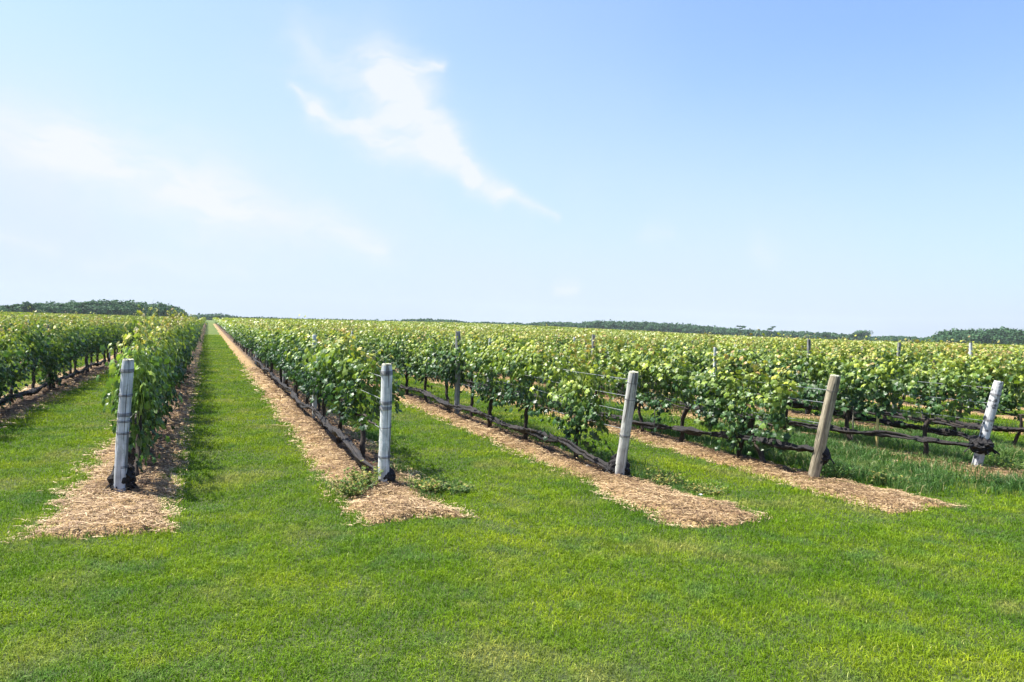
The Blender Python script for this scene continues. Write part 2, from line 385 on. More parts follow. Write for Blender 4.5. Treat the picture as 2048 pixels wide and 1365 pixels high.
sow((-3.5, 8), (2, 10), 0, 5.2)
sow((-4.5, 10), (3, 12), 5.2, 7.6)
sow((-6, 16), (4, 14), 7.6, 11.5)
sow((-6, 22), (5, 22), 11.5, 18)
sow((-8, 24), (8, 40), 18, 34)
sow((-8, 30), (25, 85), 34, 85)
tag(gm.obj('lawn_grass', M_grass), 'short mown green lawn grass in front of and between the vine rows', 'grass', kind='stuff')

# rough tall grass around and between the right-hand rows
gm = MB()
def tall(xr, yr, dens, hs, ws, keep):
    n = int((xr[1]-xr[0])*(yr[1]-yr[0])*dens); x = rng.uniform(*xr, n); y = rng.uniform(*yr, n)
    k = visible(x, y, np.zeros(n)) & (rng.random(n) < keep(x, y)); x, y = x[k], y[k]
    h = hs*rng.uniform(.5, 1.3, len(x))*(.5+fbm(x*2.5, y*2.5, 3))
    V, q, t, r = blades(x, y, terr(x, y)-.005, h, ws*rng.uniform(.6, 1.4, len(x)), rng.uniform(.15, .9, len(x)), rng.random(len(x)))
    gm.add(V, q, rnd=r); gm.f.setdefault(3, []).append(t+(gm.n-len(V))); gm.mi.setdefault(3, []).append(np.zeros(len(t), np.int32))
tall((7.2, 13), (5.2, 10), 2600, .17, .0085, lambda x, y: sstep(5.9, 6.7, y+.25*(x-8)+.5*fbm(x*3, y*3))*(.25+.75*sstep(.42, .55, fbm(x*1.2, y*1.2))+.0*x)*(x > 7.35+.3*fbm(y*3, y)))
tall((7.2, 16), (8, 20), 700, .17, .013, lambda x, y: sstep(.40, .55, fbm(x*1.2+5, y*.8))*np.where(bedh(x, y) > .0, .45, .9))
tall((4.72, 5.45), (6.2, 8.4), 2400, .10, .006, lambda x, y: .75*sstep(.40, .52, fbm(x*2.4, y*2.4))*sstep(6.2, 6.7, y))
tall((2.0, 2.7), (7.2, 8.4), 2400, .10, .006, lambda x, y: .7*sstep(.42, .54, fbm(x*2.4, y*2.4)))
tall((1.2, 1.7), (7.3, 8.2), 2000, .09, .006, lambda x, y: .5*sstep(.42, .54, fbm(x*2.4+3, y*2.4)))
for i, (a0, a1, dn) in {2: (8.05, 12, .35), 3: (7.75, 12, .4), 4: (7.0, 14, .5)}.items():
    tall((ROWX[i]+.05, ROWX[i]+.75), (a0, a1), 2600, .17, .008, lambda x, y: dn*sstep(.42, .56, fbm(x*2.4+i, y*2.4)))
tag(gm.obj('rough_grass', M_tall), 'taller rough green grass around the right-hand post bases', 'grass', kind='stuff')

# loose straw
sm = MB()
def strew(i, y0, y1, dens, L, wd):
    n = int(1.3*(y1-y0)*dens); x = ROWX[i]-.06+rng.uniform(-.68, .65, n); y = rng.uniform(y0, y1, n); bh = bedh(x, y)
    k = ((bh > -.045*rng.random(n)**2.2) & (rng.random(n) < .35+.9*fbm(x*2.7+4, y*2.7, 3))) & visible(x, y, np.zeros(n)); x, y, bh = x[k], y[k], np.maximum(bh[k], 0); n = len(x)
    a = rng.random(n)*2*np.pi; l = L*rng.uniform(.4, 1.4, n); ww = wd*rng.uniform(.6, 1.6, n)
    dx, dy = np.cos(a)*l/2, np.sin(a)*l/2; nx, ny = -np.sin(a)*ww/2, np.cos(a)*ww/2
    z = bh+terr(x, y)+.004; t1 = rng.normal(0, .22, n)*l; t2 = rng.uniform(.004, .03, n); cx = rng.normal(0, .12, n)*l
    V = np.empty((n, 6, 3))
    for q, (s, zz, bend) in enumerate(((-1, t1*.5, 0), (0, 0, 1), (1, -t1*.5, 0))):
        bx, by = x+s*dx-np.sin(a)*cx*bend, y+s*dy+np.cos(a)*cx*bend; bz = z+t2*(1 if q == 1 else .6)+np.abs(zz)*(1 if q != 1 else 0)
        V[:, 2*q] = np.stack([bx-nx, by-ny, bz], -1); V[:, 2*q+1] = np.stack([bx+nx, by+ny, bz+ww*.3], -1)
    b0 = np.arange(n)[:, None]*6
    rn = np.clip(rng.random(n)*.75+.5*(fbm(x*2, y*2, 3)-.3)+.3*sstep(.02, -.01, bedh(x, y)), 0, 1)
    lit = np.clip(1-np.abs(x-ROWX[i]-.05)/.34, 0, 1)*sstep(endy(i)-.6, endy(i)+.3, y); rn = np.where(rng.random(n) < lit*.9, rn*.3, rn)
    f = np.concatenate([b0+np.array([[0, 1, 3, 2]]), b0+np.array([[2, 3, 5, 4]])])
    sm.add(V.reshape(-1, 3), f, rnd=np.repeat(rn, 6))
for i in range(1, 7):
    strew(i, fronty(i)-.3, 10.5, 3000, .075, .0045); strew(i, 10.5, 16, 900, .11, .008); strew(i, 16, 28, 260, .16, .015)
strew(0, 10, 17, 900, .11, .008); strew(0, 17, 28, 260, .16, .015)
tag(sm.obj('loose_straw', M_straw), 'loose dry straw and clippings strewn along the feet of the rows', 'straw', kind='stuff')

# ------------------------------------------------------------------ vines
LO = np.array([(0, .10), (.16, -.10), (.40, -.02), (.36, .20), (.56, .42), (.36, .56), (.22, .66), (0, 1.0),
               (-.22, .66), (-.36, .56), (-.56, .42), (-.36, .20), (-.40, -.02), (-.16, -.10)])
LT = np.vstack([LO, [[0, .36]]]); LZ = np.where(np.arange(15) == 14, .06, -.10*np.abs(LT[:, 0])*2)  # folded about the midrib
LZ[7] = -.16
LF = np.stack([np.arange(14), (np.arange(14)+1) % 14, np.full(14, 14)], -1)
def add_leaves(mb, pos, nrm, down, size, age, rnd):
    """pos: attachment points, nrm: leaf normals, down: direction of the tip"""
    n = len(pos); nrm = nrm/np.linalg.norm(nrm, axis=1)[:, None]; s = np.cross(down, nrm); s /= np.linalg.norm(s, axis=1)[:, None]+1e-9
    t = np.cross(nrm, s)
    fold = rng.uniform(.4, 2.0, n)
    V = pos[:, None]+size[:, None, None]*(s[:, None]*LT[None, :, 0, None]+t[:, None]*LT[None, :, 1, None]+nrm[:, None]*(LZ[None, :]*fold[:, None])[..., None])
    f = (np.arange(n)[:, None, None]*15+LF[None]).reshape(-1, 3)
    mb.add(V.reshape(-1, 3), f, age=np.repeat(age, 15), rnd=np.repeat(rnd, 15))
def leaf_orient(n, side, up=.55, rs=rng):
    nr = np.stack([side*rs.uniform(.35, 1.1, n), rs.normal(0, .5, n), up+rs.normal(0, .38, n)], -1)
    dn = np.stack([side*rs.uniform(0, .7, n), rs.normal(0, .55, n), -np.ones(n)*rs.uniform(.4, 1, n)], -1)
    nr /= np.linalg.norm(nr, axis=1)[:, None]
    dn = dn-nr*(dn*nr).sum(1)[:, None]; dn /= np.linalg.norm(dn, axis=1)[:, None]; return nr, dn
def foliage(seed, bushy=False, low=.62, shoots=15, yspan=.80, thick=.17):
    rs = np.random.default_rng(seed); mb = MB(); P_, S_, A_, Z_ = [], [], [], []
    for q in range(shoots):
        y0 = (q+.5)/shoots*2*yspan-yspan+rs.normal(0, .03); top = rs.uniform(1.20, 1.47) if rs.random() > .14 else rs.uniform(1.47, 1.66)
        side = rs.choice([-1, 1]); lx = rs.normal(0, .07); ly = rs.normal(0, .12); steps = 14
        t = np.linspace(0, 1, steps); z = low+.03+(top-low)*t; x = lx*t+side*.05*np.sin(t*3); y = y0+ly*t
        if rs.random() < .22:                      # a shoot flops outward at the top
            x = x+side*.22*sstep(.72, 1, t); z = z-.12*sstep(.8, 1, t)
        tube(mb, np.stack([x, y, z], -1), np.linspace(.005, .002, steps), 3, cap=False, age=.55, rnd=.3)
        for a, b_, c_ in zip(x, y, z):
            h = (c_-low)/.86; k = 7 if h < .85 else 5
            for w_ in range(k):
                sd = rs.choice([-1, 1]); tk = thick*(1.1-.45*max(h-.7, 0)/.3) if h > .1 else thick*.8
                P_.append((a+sd*abs(rs.normal(.55, .55))*tk*(.6+1.0*fbm(b_*2.1+seed*5, c_*2.1+sd*9, 3))*1.15, b_+rs.normal(0, .085), c_+rs.normal(0, .05)+.03)); S_.append(sd)
                Z_.append(h)
    for q in range(9):
        y0 = rs.uniform(-yspan, yspan); hh = rs.uniform(.14, .42); t = np.linspace(0, 1, 7); ax, ay = rs.normal(0, .10, 2); b0 = rs.uniform(1.25, 1.4)
        X_ = np.stack([ax*t**1.5, y0+ay*t, b0+hh*1.25*t], -1); tube(mb, X_, np.linspace(.003, .0015, 7), 3, cap=False, age=.6, rnd=.5)
        for p0 in X_[1:]:
            P_.append(tuple(p0+rs.normal(0, .025, 3))); S_.append(rs.choice([-1, 1])); Z_.append(1.08)
    m_ = int(60 if bushy else 26)                    # fruit zone leaves hanging low
    for q in range(m_):
        sd = rs.choice([-1, 1]); P_.append((sd*abs(rs.normal(.08, .07)), rs.uniform(-yspan, yspan), rs.uniform(low-.16, low+.1))); S_.append(sd); Z_.append(0)
    if bushy:                                        # suckers growing from the lower trunk
        for q in range(150):
            sd = rs.choice([-1, 1]); P_.append((sd*abs(rs.normal(.10, .09)), rs.normal(0, .26), rs.uniform(.18, low))); S_.append(sd); Z_.append(.1)
    P_ = np.array(P_); S_ = np.array(S_); Z_ = np.array(Z_); n = len(P_)
    keep = fbm(P_[:, 1]*2.2+seed*7.7, P_[:, 2]*2.2+S_*5, 3)+rs.normal(0, .045, n) > .415    # hollows in the hedge
    P_, S_, Z_ = P_[keep], S_[keep], Z_[keep]; n = len(P_)
    nr, dn = leaf_orient(n, S_, .42+.5*(Z_ > .85), rs)
    size = rs.uniform(.052, .105, n)*np.where(Z_ > .9, .75, 1)
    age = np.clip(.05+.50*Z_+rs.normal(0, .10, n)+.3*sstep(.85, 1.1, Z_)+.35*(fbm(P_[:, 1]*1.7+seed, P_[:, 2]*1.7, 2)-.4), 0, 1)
    add_leaves(mb, P_, nr, dn, size, age, rs.random(n))
    return mb
def trunkmesh(seed, low=.64):
    rs = np.random.default_rng(seed+500); t = np.linspace(0, 1, 12)
    lx, ly = rs.normal(0, .05), rs.normal(0, .16)
    x = lx*np.sin(t*2.6)+rs.normal(0, .008, 12); y = ly*(1-t)**1.2*1.2+.03*np.sin(t*7+seed); z = -.04+t*(low+.04)
    mb = MB(); tube(mb, np.stack([x, y, z], -1), .026+.018*(1-t)**2+.012*t**3, 8, .10, rs)
    if rs.random() < .5:                             # second stem from the same foot
        y2 = y*-.6+.10*t; tube(mb, np.stack([x-.02, y2-.02, z], -1), .022+.008*(1-t), 7, .10, rs)
    tr = mb.mesh('trunk', M_trunk, True); mb = MB(); s = np.linspace(-.76, .76, 16)
    tube(mb, np.stack([.015*np.sin(s*6+seed), s, low+.01-.03*np.abs(s)+.015*np.sin(s*9+seed)], -1), .017-.007*np.abs(s)/.76, 6, .12, rs)
    return tr, mb.mesh('cordon', M_trunk, True)
NV = 12
FOL = [foliage(s, low=[.62, .66, .58, .70][s % 4]).mesh('foliage', M_leaf) for s in range(NV)]
FOLB = [foliage(100+s, True, low=.5).mesh('foliage', M_leaf) for s in range(3)]
FOLY = [foliage(200+s, True, low=.45, thick=.17).mesh('foliage', M_leaf_y) for s in range(2)]
FOLE = [foliage(300+s, False, low=.62, shoots=9, yspan=.42).mesh('foliage', M_leaf) for s in range(2)]
TRK = [trunkmesh(s) for s in range(8)]

FIRST = {0: 1.1, 1: .75, 2: 1.25, 3: 1.25, 4: 1.2, 5: .75, 6: .9}
cand = []
for i in range(-58, 125):
    x0 = ROWX[i]; y = endy(i)+FIRST.get(i, 1.0); k = 0; r2 = np.random.default_rng(1000+i)
    while y < 275:
        cand.append((i, k, x0, y+r2.normal(0, .05))); y += 1.45; k += 1
cand = np.array(cand); cx, cy = cand[:, 2], cand[:, 3]
dist = np.hypot(cx, cy)
u, v, dd = project(cx, cy, np.full(len(cx), 1.1)); halfw = .85*FPX/np.maximum(dd, 1)
vis = (dd > 2) & (u > -halfw) & (u < 2048+halfw) & (dist < 268)
cand, dist, u = cand[vis], dist[vis], u[vis]
cost = dist+np.where(cand[:, 0] >= 6, (cand[:, 0]-5)*1.6, 0)+np.where(cand[:, 0] < 0, -cand[:, 0]*3.5, 0)
order = np.argsort(cost); near, rest = cand[order[:298]], cand[order[298:]]

ORD = ['first', 'second', 'third', 'fourth', 'fifth', 'sixth', 'seventh', 'eighth', 'ninth', 'tenth', 'eleventh', 'twelfth', 'thirteenth',
       'fourteenth', 'fifteenth', 'sixteenth', 'seventeenth', 'eighteenth', 'nineteenth', 'twentieth']
TENS = {20: 'twenty', 30: 'thirty', 40: 'forty'}
def ordinal(k):
    if k < 20: return ORD[k]
    t = (k+1)//10*10; r = (k+1) % 10
    return {20: 'twentieth', 30: 'thirtieth', 40: 'fortieth'}[t] if r == 0 else TENS[t]+'-'+ORD[r-1]
def rowname(i):
    return {-1: 'the second row from the left edge', 0: 'the leftmost dark leafy row', 1: 'the row behind the blue-grey post', 2: 'the row behind the upright white post',
            3: 'the row behind the leaning lichen-grey post', 4: 'the row behind the leaning brown post',
            5: 'the row behind the mottled white post'}.get(i) or \
        ('the %s row beyond the mottled white post' % ORD[i-6] if i > 5 else 'the %s row left of the leftmost visible lane' % ORD[-i-1])
near = near[np.lexsort((near[:, 3], near[:, 0]))]
cnt = {}
for i, k, x, y in near:
    i = int(i); k = int(k); c = cnt.get(i, 0); cnt[i] = c+1
    r2 = np.random.default_rng(int(i*131+k*7+900))
    rot = 0 if r2.random() < .5 else math.pi
    if i == 1 and k == 0: fm = FOLY[0]
    elif i == 1 and k == 1: fm = FOLY[1]
    elif i in (0, 1) and k < 14 and r2.random() < .5: fm = FOLB[r2.integers(3)]
    elif i in (3, 4) and k == 0: fm = FOLB[i-3]
    elif i == 4 and k == 1: fm = FOLB[2]
    elif i in (2, 5) and k == 0: fm = FOLE[i % 2]
    else: fm = FOL[r2.integers(NV)]
    e = empty('grapevine', (x+r2.normal(0, .03)+(.08 if i == 1 and k < 6 else 0), y, float(terr(x, y))), (0, 0, rot+r2.normal(0, .03)))
    sc = r2.uniform(.95, 1.06); e.scale = (sc*(r2.uniform(.9, 1.15) if i != 1 or k > 6 else .78), 1.0, sc*(1.08 if i == 1 else 1))
    tm, cm = TRK[r2.integers(8)]
    link('trunk', tm, e); link('cordon', cm, e); link('foliage', fm, e)
    look = 'leafy grapevine'
    if i == 1 and k < 2: look = 'yellow-green bushy grapevine'
    tag(e, '%s, %s one back in %s' % (look, ordinal(c), rowname(i)), 'grapevine', 'grapevines trained in long rows')

# all remaining vines of the field as one mass
fm = MB()
def lod(nq, size, zlo, seed):
    rs = np.random.default_rng(seed); y = rs.uniform(-.75, .75, nq); z = zlo+(1.47-zlo)*rs.random(nq)**.8; sd = rs.choice([-1, 1], nq)
    z = z+np.where(rs.random(nq) < .07, rs.uniform(0, .14, nq), 0)
    x = sd*rs.uniform(.05, .24, nq); h = (z-.62)/.86; nr, dn = leaf_orient(nq, sd, .6, rs); s = np.cross(dn, nr)
    sz = size*rs.uniform(.7, 1.3, nq)
    c = np.stack([x, y, z], -1); q = np.stack([c-s*sz[:, None]*.5, c+dn*sz[:, None]*.55, c+s*sz[:, None]*.5, c-dn*sz[:, None]*.45], 1)
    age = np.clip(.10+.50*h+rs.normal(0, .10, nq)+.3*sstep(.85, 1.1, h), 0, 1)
    return q, age
rd = np.hypot(rest[:, 2], rest[:, 3])
for lo, hi, nq, size, zlo in ((0, 42, 330, .125, .55), (42, 75, 150, .17, .6), (75, 135, 70, .25, .8), (135, 270, 26, .42, .95)):
    s = rest[(rd >= lo) & (rd < hi)]; T = [lod(nq, size, zlo, 40+q) for q in range(16)]
    pick = rng.integers(16, size=len(s)); flip = rng.choice([-1, 1], len(s))
    for q in range(16):
        e = s[pick == q]; fl = flip[pick == q]
        if not len(e): continue
        off = np.stack([e[:, 2], e[:, 3], terr(e[:, 2], e[:, 3])], -1); zs = rng.uniform(.90, 1.07, len(e))
        V = T[q][0][None]*np.stack([np.ones(len(e)), fl, zs], -1)[:, None, None]+off[:, None, None]
        m_ = len(e)*nq; f = np.arange(m_*4).reshape(-1, 4)
        tone = rng.normal(0, .05, len(e))[:, None]+.12*(fbm(e[:, 2]*.15, e[:, 3]*.05, 3)-.45)[:, None]
        ag = np.clip(T[q][1][None]+tone, 0, 1).ravel()
        fm.add(V.reshape(-1, 3), f, age=np.repeat(ag*.85+.08, 4), rnd=np.repeat(.25+.5*rng.random(m_), 4))
s = rest[rd < 60]; a3 = np.arange(4)*np.pi/2
for x, y in s[:, 2:4]:
    r_ = .035; lx, ly = rng.normal(0, .05, 2); z0 = float(terr(x, y))
    V = np.concatenate([np.stack([x+ly+np.cos(a3)*r_, y+lx*2+np.sin(a3)*r_, np.full(4, z0)], -1), np.stack([x+np.cos(a3)*r_, y+np.sin(a3)*r_, np.full(4, z0+.68)], -1)])
    fm.add(V, [[0, 1, 5, 4], [1, 2, 6, 5], [2, 3, 7, 6], [3, 0, 4, 7]], 1, age=0, rnd=0)
tag(fm.obj('far_grapevines', [M_leaf, M_trunk]), 'rows of green and tan grapevines filling the field to the horizon', 'grapevines', kind='stuff')

# ------------------------------------------------------------------ posts
def post(name, x, y, h, r, lean, m, label, cat, group, wraps=(), capm=None, seed=1, sides=20, sunk=.1):
    e = empty(name, (x, y, float(terr(x, y))), (0, 0, 0)); rs = np.random.default_rng(seed)
    e.rotation_euler = (lean[1], lean[0], 0)
    mb = MB(); nz = 22; z = np.linspace(-sunk, h, nz); rad = r*(1.04-.08*(z+sunk)/(h+sunk))
    wx = .006*np.sin(z*3+seed); wy = .006*np.cos(z*2.3+seed); rad[-1] *= .93
    tube(mb, np.stack([wx, wy, z], -1), rad, sides, .018, rs, cap=False)
    link('shaft', mb.mesh('shaft', m, True), e)
    mb = MB(); a = np.arange(sides)/sides*2*np.pi; rt = rad[-1]*1.02
    ring = np.stack([wx[-1]+np.cos(a)*rt, wy[-1]+np.sin(a)*rt, np.full(sides, h-.004)+rs.normal(0, .002, sides)], -1)
    ring2 = np.stack([wx[-1]+np.cos(a)*rt*.9, wy[-1]+np.sin(a)*rt*.9, np.full(sides, h+.012)+rs.normal(0, .003, sides)], -1)
    V = np.concatenate([ring, ring2, [[wx[-1], wy[-1], h+.008]]]); j = np.arange(sides); k = (j+1) % sides
    mb.add(V, np.stack([j, k, k+sides, j+sides], -1)); mb.f.setdefault(3, []).append(np.stack([j+sides, k+sides, np.full(sides, 2*sides)], -1)); mb.mi.setdefault(3, []).append(np.zeros(sides, np.int32))
    link('top_end', mb.mesh('top_end', capm or m), e)
    for zc, n_ in wraps:
        mb = MB(); t = np.linspace(0, 2*np.pi*n_, int(24*n_)); rr_ = r*1.02+.004
        tube(mb, np.stack([np.cos(t)*rr_, np.sin(t)*rr_, zc+.013*t/(2*np.pi)+.006*np.sin(t)], -1), .0030, 5)
        link('wire_wrap', mb.mesh('wire_wrap', M_dark), e)
    return tag(e, label, cat, group)
EG = 'end posts of the vine rows'
# lean = (rotation about Y: + leans to +X, rotation about X: + leans to -Y, towards the lawn)
post('end_post', -.78, 8.33, 1.36, .058, (R_(2.2), R_(2.5)), M_post1, 'blue-grey painted end post wrapped in dark wires, leftmost of the five posts', 'post', EG, [(1.24, 3), (1.0, 2), (.80, 3), (.74, 2), (.62, 2), (.28, 2)], M_cap, 3)
post('end_post', 1.83, 8.02, 1.35, .062, (R_(-.5), R_(1.5)), M_post2, 'upright whitish end post with yellowish top beside the weeds', 'post', EG, [(1.24, 4), (.92, 3), (.86, 3), (.66, 1.5), (.33, 2)], M_cap, 5)
post('end_post', 4.62, 7.72, 1.33, .062, (R_(2), R_(9)), M_post3, 'lichen-spotted grey end post leaning right, third from the left', 'post', EG, [(1.2, 1), (.55, 2), (1.0, 1)], M_cap, 7)
post('end_post', 7.02, 7.06, 1.34, .068, (R_(5.5), R_(8)), M_post4, 'bare brown round wooden end post leaning right, fourth from the left', 'post', EG, [(1.15, 1)], M_cap, 9)
post('end_post', 9.93, 7.01, 1.27, .064, (R_(7.5), R_(7)), M_post5, 'mottled white end post with dark spots near the right edge', 'post', EG, [(1.08, 2), (.72, 2), (.42, 2)], M_post5, 11)
post('end_post', -3.4, 8.5, 1.34, .066, (R_(1), R_(4)), M_post3, 'grey end post of the leftmost dark leafy row', 'post', EG, [(1.1, 1)], M_cap, 13)
post('end_post', 12.45, 7.0, 1.3, .066, (R_(4), R_(7)), M_post3, 'grey end post of the first row beyond the mottled white post', 'post', EG, [(1.1, 1)], M_cap, 15)
LG = 'line posts standing in the vine rows'
LH = {3: 1.67, 4: 1.70, 6: 1.72, 7: 1.70, 8: 1.72, 5: 1.46, 2: 1.53, 1: 1.45}
for i in range(-1, 12):
    y = endy(i)+6.25 if i == 3 else endy(i)+5.75; c = 0
    while y < 44:
        uu, vv, d_ = project(np.array(ROWX[i]), np.array(y), np.array(1.6))
        if -10 < uu < 2058 and d_ > 3:
            c += 1; m_ = M_line if (i+c) % 3 else M_post2
            post('line_post', ROWX[i], y, (LH.get(i, 1.55) if c == 1 else 1.46)+rng.normal(0, .03), .052 if i == 3 and c == 1 else .040, (R_(rng.normal(0, 1.2)), R_(rng.normal(0, 1.2))), m_,
                 'slim weathered line post, %s visible one in %s' % (ordinal(c-1), rowname(i)), 'post', LG, (), None, i*10+c+50, 10)
        y += 5.8

# trellis wires at the open row ends
WG = 'trellis wires tied to the end posts'
for i, hs in {1: (.7, 1.22), 2: (.62, .95, 1.2), 3: (.62, .84, 1.02, 1.22), 4: (.72, .98, 1.14), 5: (.70, .95, 1.16)}.items():
    for q, zz in enumerate(hs):
        mb = MB(); t = np.linspace(0, 1, 14); lx = {1: .04, 2: 0, 3: .04, 4: .1, 5: .13}[i]; lyy = {1: -.04, 2: -.03, 3: -.16, 4: -.14, 5: -.12}[i]
        x = ROWX[i]+lx*zz*(1-t); yy = endy(i)+lyy*zz+.06+t*9; tube(mb, np.stack([x*0, yy-endy(i), zz+(.10*zz)*t-.02*np.sin(t*np.pi*3)**2], -1), .0036, 5)
        o_ = mb.obj('trellis_wire', M_wire); o_.location = (float(x[0]), endy(i), 0)
        tag(o_, '%s thin wire in %s' % ((ordinal(q)+' lowest').replace('first lowest', 'lowest') if q < len(hs)-1 else 'topmost', rowname(i)), 'wire', WG)

# rolled black bird netting slung low along the rows
NG = 'rolls of black bird netting slung along the rows'
def roll(i, dx, zs, y0, y1, r, label, knot=None, seed=0):
    rs = np.random.default_rng(seed); n = int((y1-y0)/.06); y = np.linspace(y0, y1, n)
    zz = np.interp(y-y0, [a for a, _ in zs], [b for _, b in zs])+.02*np.sin(y*1.9+seed)+rs.normal(0, .006, n)
    xx = dx*np.minimum((y-y0)/.6, 1)+.025*np.sin(y*1.3+seed*2)
    rad = r*.82*(.35+1.15*fbm(y*3.3+seed, y*0+seed, 4)); zz = zz-.08*(fbm(y*.9+seed*3, y*0+9, 3)-.45)
    e = empty('netting_roll', (ROWX[i], y0, 0)); mb = MB()
    fo = lambda k_, th: .72+.34*np.sin(3*th+k_*.13+2.2*np.sin(k_*.045+seed))+.22*np.sin(5*th-k_*.21+seed)+.18*(vn(k_*.35+seed, th*2)-.5)
    tube(mb, np.stack([xx, y-y0, zz], -1), rad*1.1, 18, .07, rs, fold=fo); link('roll', mb.mesh('roll', M_net, True), e)
    if knot:
        kx, ky, kz, kr, kh = knot; mb = MB(); th = np.linspace(0, 2*np.pi, 22, endpoint=False); lv = np.linspace(-1, 1, 11)
        V = []
        for l in lv:
            rr_ = kr*np.sqrt(max(1-l*l*.92, .05))*(1+rs.normal(0, .13, 22)); V.append(np.stack([kx+np.cos(th)*rr_, ky+np.sin(th)*rr_, np.full(22, kz+l*kh)+rs.normal(0, .01, 22)], -1))
        a_ = np.arange(10)[:, None]*22; j = np.arange(22); k = (j+1) % 22
        mb.add(np.concatenate(V), np.stack([a_+j, a_+k, a_+22+k, a_+22+j], -1).reshape(-1, 4))
        # loose strands
        for q in range(7):
            a = rs.uniform(0, 6.28); t = np.linspace(0, 1, 7); L = kr*rs.uniform(1.1, 1.9)
            tube(mb, np.stack([kx+np.cos(a)*L*t, ky+np.sin(a)*L*t, kz+kh*.4*np.sin(t*2.5)-kh*t*1.1], -1), .010, 4, .2, rs)
        link('tied_end', mb.mesh('tied_end', M_net), e)
    tag(e, label, 'netting', NG)
roll(1, -.10, [(0, .10), (.8, .16), (3, .2), (30, .2)], 8.42, 30, .065, 'rolled black netting in the row behind the blue-grey post', (.02, -.03, .14, .115, .17), 1)
roll(2, -.14, [(0, .12), (.8, .22), (3, .30), (6, .26), (30, .30)], 8.10, 32, .054, 'rolled black netting in the row behind the upright white post', (.02, -.03, .09, .12, .13), 2)
roll(3, -.12, [(0, .14), (.9, .27), (3, .25), (6, .22), (9, .28), (30, .28)], 7.80, 32, .060, 'rolled black netting in the row behind the lichen-grey post', (.04, -.02, .13, .125, .16), 3)
roll(4, -.12, [(0, .42), (.9, .40), (2.2, .27), (5, .2), (8, .22), (30, .22)], 7.02, 30, .055, 'rolled black netting tied halfway up the leaning brown post', (.08, -.02, .33, .085, .11), 4)
roll(5, -.20, [(0, .34), (1, .32), (2.5, .27), (5, .2), (8, .26), (30, .22)], 7.02, 30, .05, 'lower nearer netting roll reaching the mottled white post', None, 5)
roll(5, .16, [(0, .42), (1.0, .45), (3, .50), (5, .52), (8, .46), (30, .35)], 7.02, 30, .06, 'upper thicker netting roll reaching the mottled white post', (.04, -.05, .36, .15, .12), 6)
roll(6, -.12, [(0, .40), (1, .38), (3, .30), (8, .25), (30, .25)], 7.02, 30, .07, 'rolled black netting in the first row beyond the mottled white post', None, 7)
roll(0, .08, [(0, .10), (1, .16), (3, .2), (30, .2)], 8.6, 30, .06, 'rolled black netting in the leftmost dark leafy row', None, 8)

# stakes
def stake(x, y, h, r, lean, m, label, seed):
    e_ = MB(); t = np.linspace(0, 1, 8); tube(e_, np.stack([.01*np.sin(t*4+seed), .0*t, -.05+t*(h+.05)], -1), r, 7, .05)
    o_ = e_.obj('stake', m, smooth=True); o_.location = (x, y, 0); o_.rotation_euler = (lean[1], lean[0], 0)
    tag(o_, label, 'stake', 'thin stakes among the row ends')
stake(9.90, 9.14, .86, .012, (R_(-8), R_(10)), M_stake, 'thin pale stake leaning left, right of the brown post', 1)
stake(7.03, 10.6, .72, .010, (R_(-6), R_(8)), M_stake, 'thin pale stake right of the lichen-grey post', 2)
stake(9.93, 8.66, .77, .022, (0, 0), M_yel, 'tall bright yellow stake standing between the two netting rolls', 3)
stake(10.42, 9.75, .62, .024, (0, 0), M_yel, 'short yellow stake just right of the brown post', 4)
stake(12.45, 7.85, .9, .012, (R_(-8), R_(6)), M_stake, 'thin pale stake at the right edge beside the mottled post', 5)

m, n, b, o = mat('green_stems', .6); b.inputs['Base Color'].default_value = (.09, .13, .03, 1); M_gstem = m
# weeds ------------------------------------------------------------
def weed(x, y, r, h, nst, label, seed, dry=.4, m=None, ls=1):
    rs = np.random.default_rng(seed); e = empty('weed_clump', (x, y, max(float(bedh(x, y)), 0)), (0, 0, rs.uniform(0, 6)))
    st = MB(); lf = MB(); P_ = []
    for q in range(nst):
        a = rs.uniform(0, 6.28); rr_ = r*rs.uniform(.1, 1)**.6; t = np.linspace(0, 1, 8); hh = h*rs.uniform(.5, 1.1)
        bx, by = np.cos(a)*rr_*.35, np.sin(a)*rr_*.35; wig = rs.normal(0, .02, 2)
        pts = np.stack([bx+np.cos(a)*rr_*.8*t+wig[0]*np.sin(t*5), by+np.sin(a)*rr_*.8*t+wig[1]*np.sin(t*5), hh*t**.8], -1)
        tube(st, pts, np.linspace(.004, .0015, 8), 3, cap=False)
        for s_ in range(8):
            c = pts[min(int(rs.integers(1, 8)), 7)]; P_.append(c+rs.normal(0, .018, 3))
    P_ = np.array(P_); n = len(P_); nr = rs.normal(0, .6, (n, 3)); nr[:, 2] = np.abs(nr[:, 2])+.5; dn = rs.normal(0, 1, (n, 3)); dn[:, 2] -= .3
    add_leaves(lf, P_, nr, dn, ls*rs.uniform(.014, .036, n), np.clip(rs.normal(dry, .22, n), 0, 1), rs.random(n))
    link('stems', st.mesh('stems', M_gstem), e); link('leaves', lf.mesh('leaves', m or M_wleaf), e)
    tag(e, label, 'weed', 'weed clumps at the post bases')
weed(1.42, 7.62, .24, .20, 60, 'low yellowish weed clump left of the white post', 1, .6)
weed(1.60, 7.85, .20, .20, 40, 'small olive weed clump touching the white post on its left', 2, .5)
weed(2.20, 7.55, .22, .13, 50, 'sprawling olive weed clump right of the white post', 3, .6)
weed(2.50, 7.55, .20, .09, 40, 'flat green weed clump farthest right of the white post', 4, .45)
weed(5.02, 7.30, .25, .15, 55, 'bushy brownish weed clump right of the lichen-grey post', 5, .6)
weed(5.22, 6.85, .22, .08, 45, 'low brown-green weed clump in the straw right of the lichen-grey post', 6, .7)
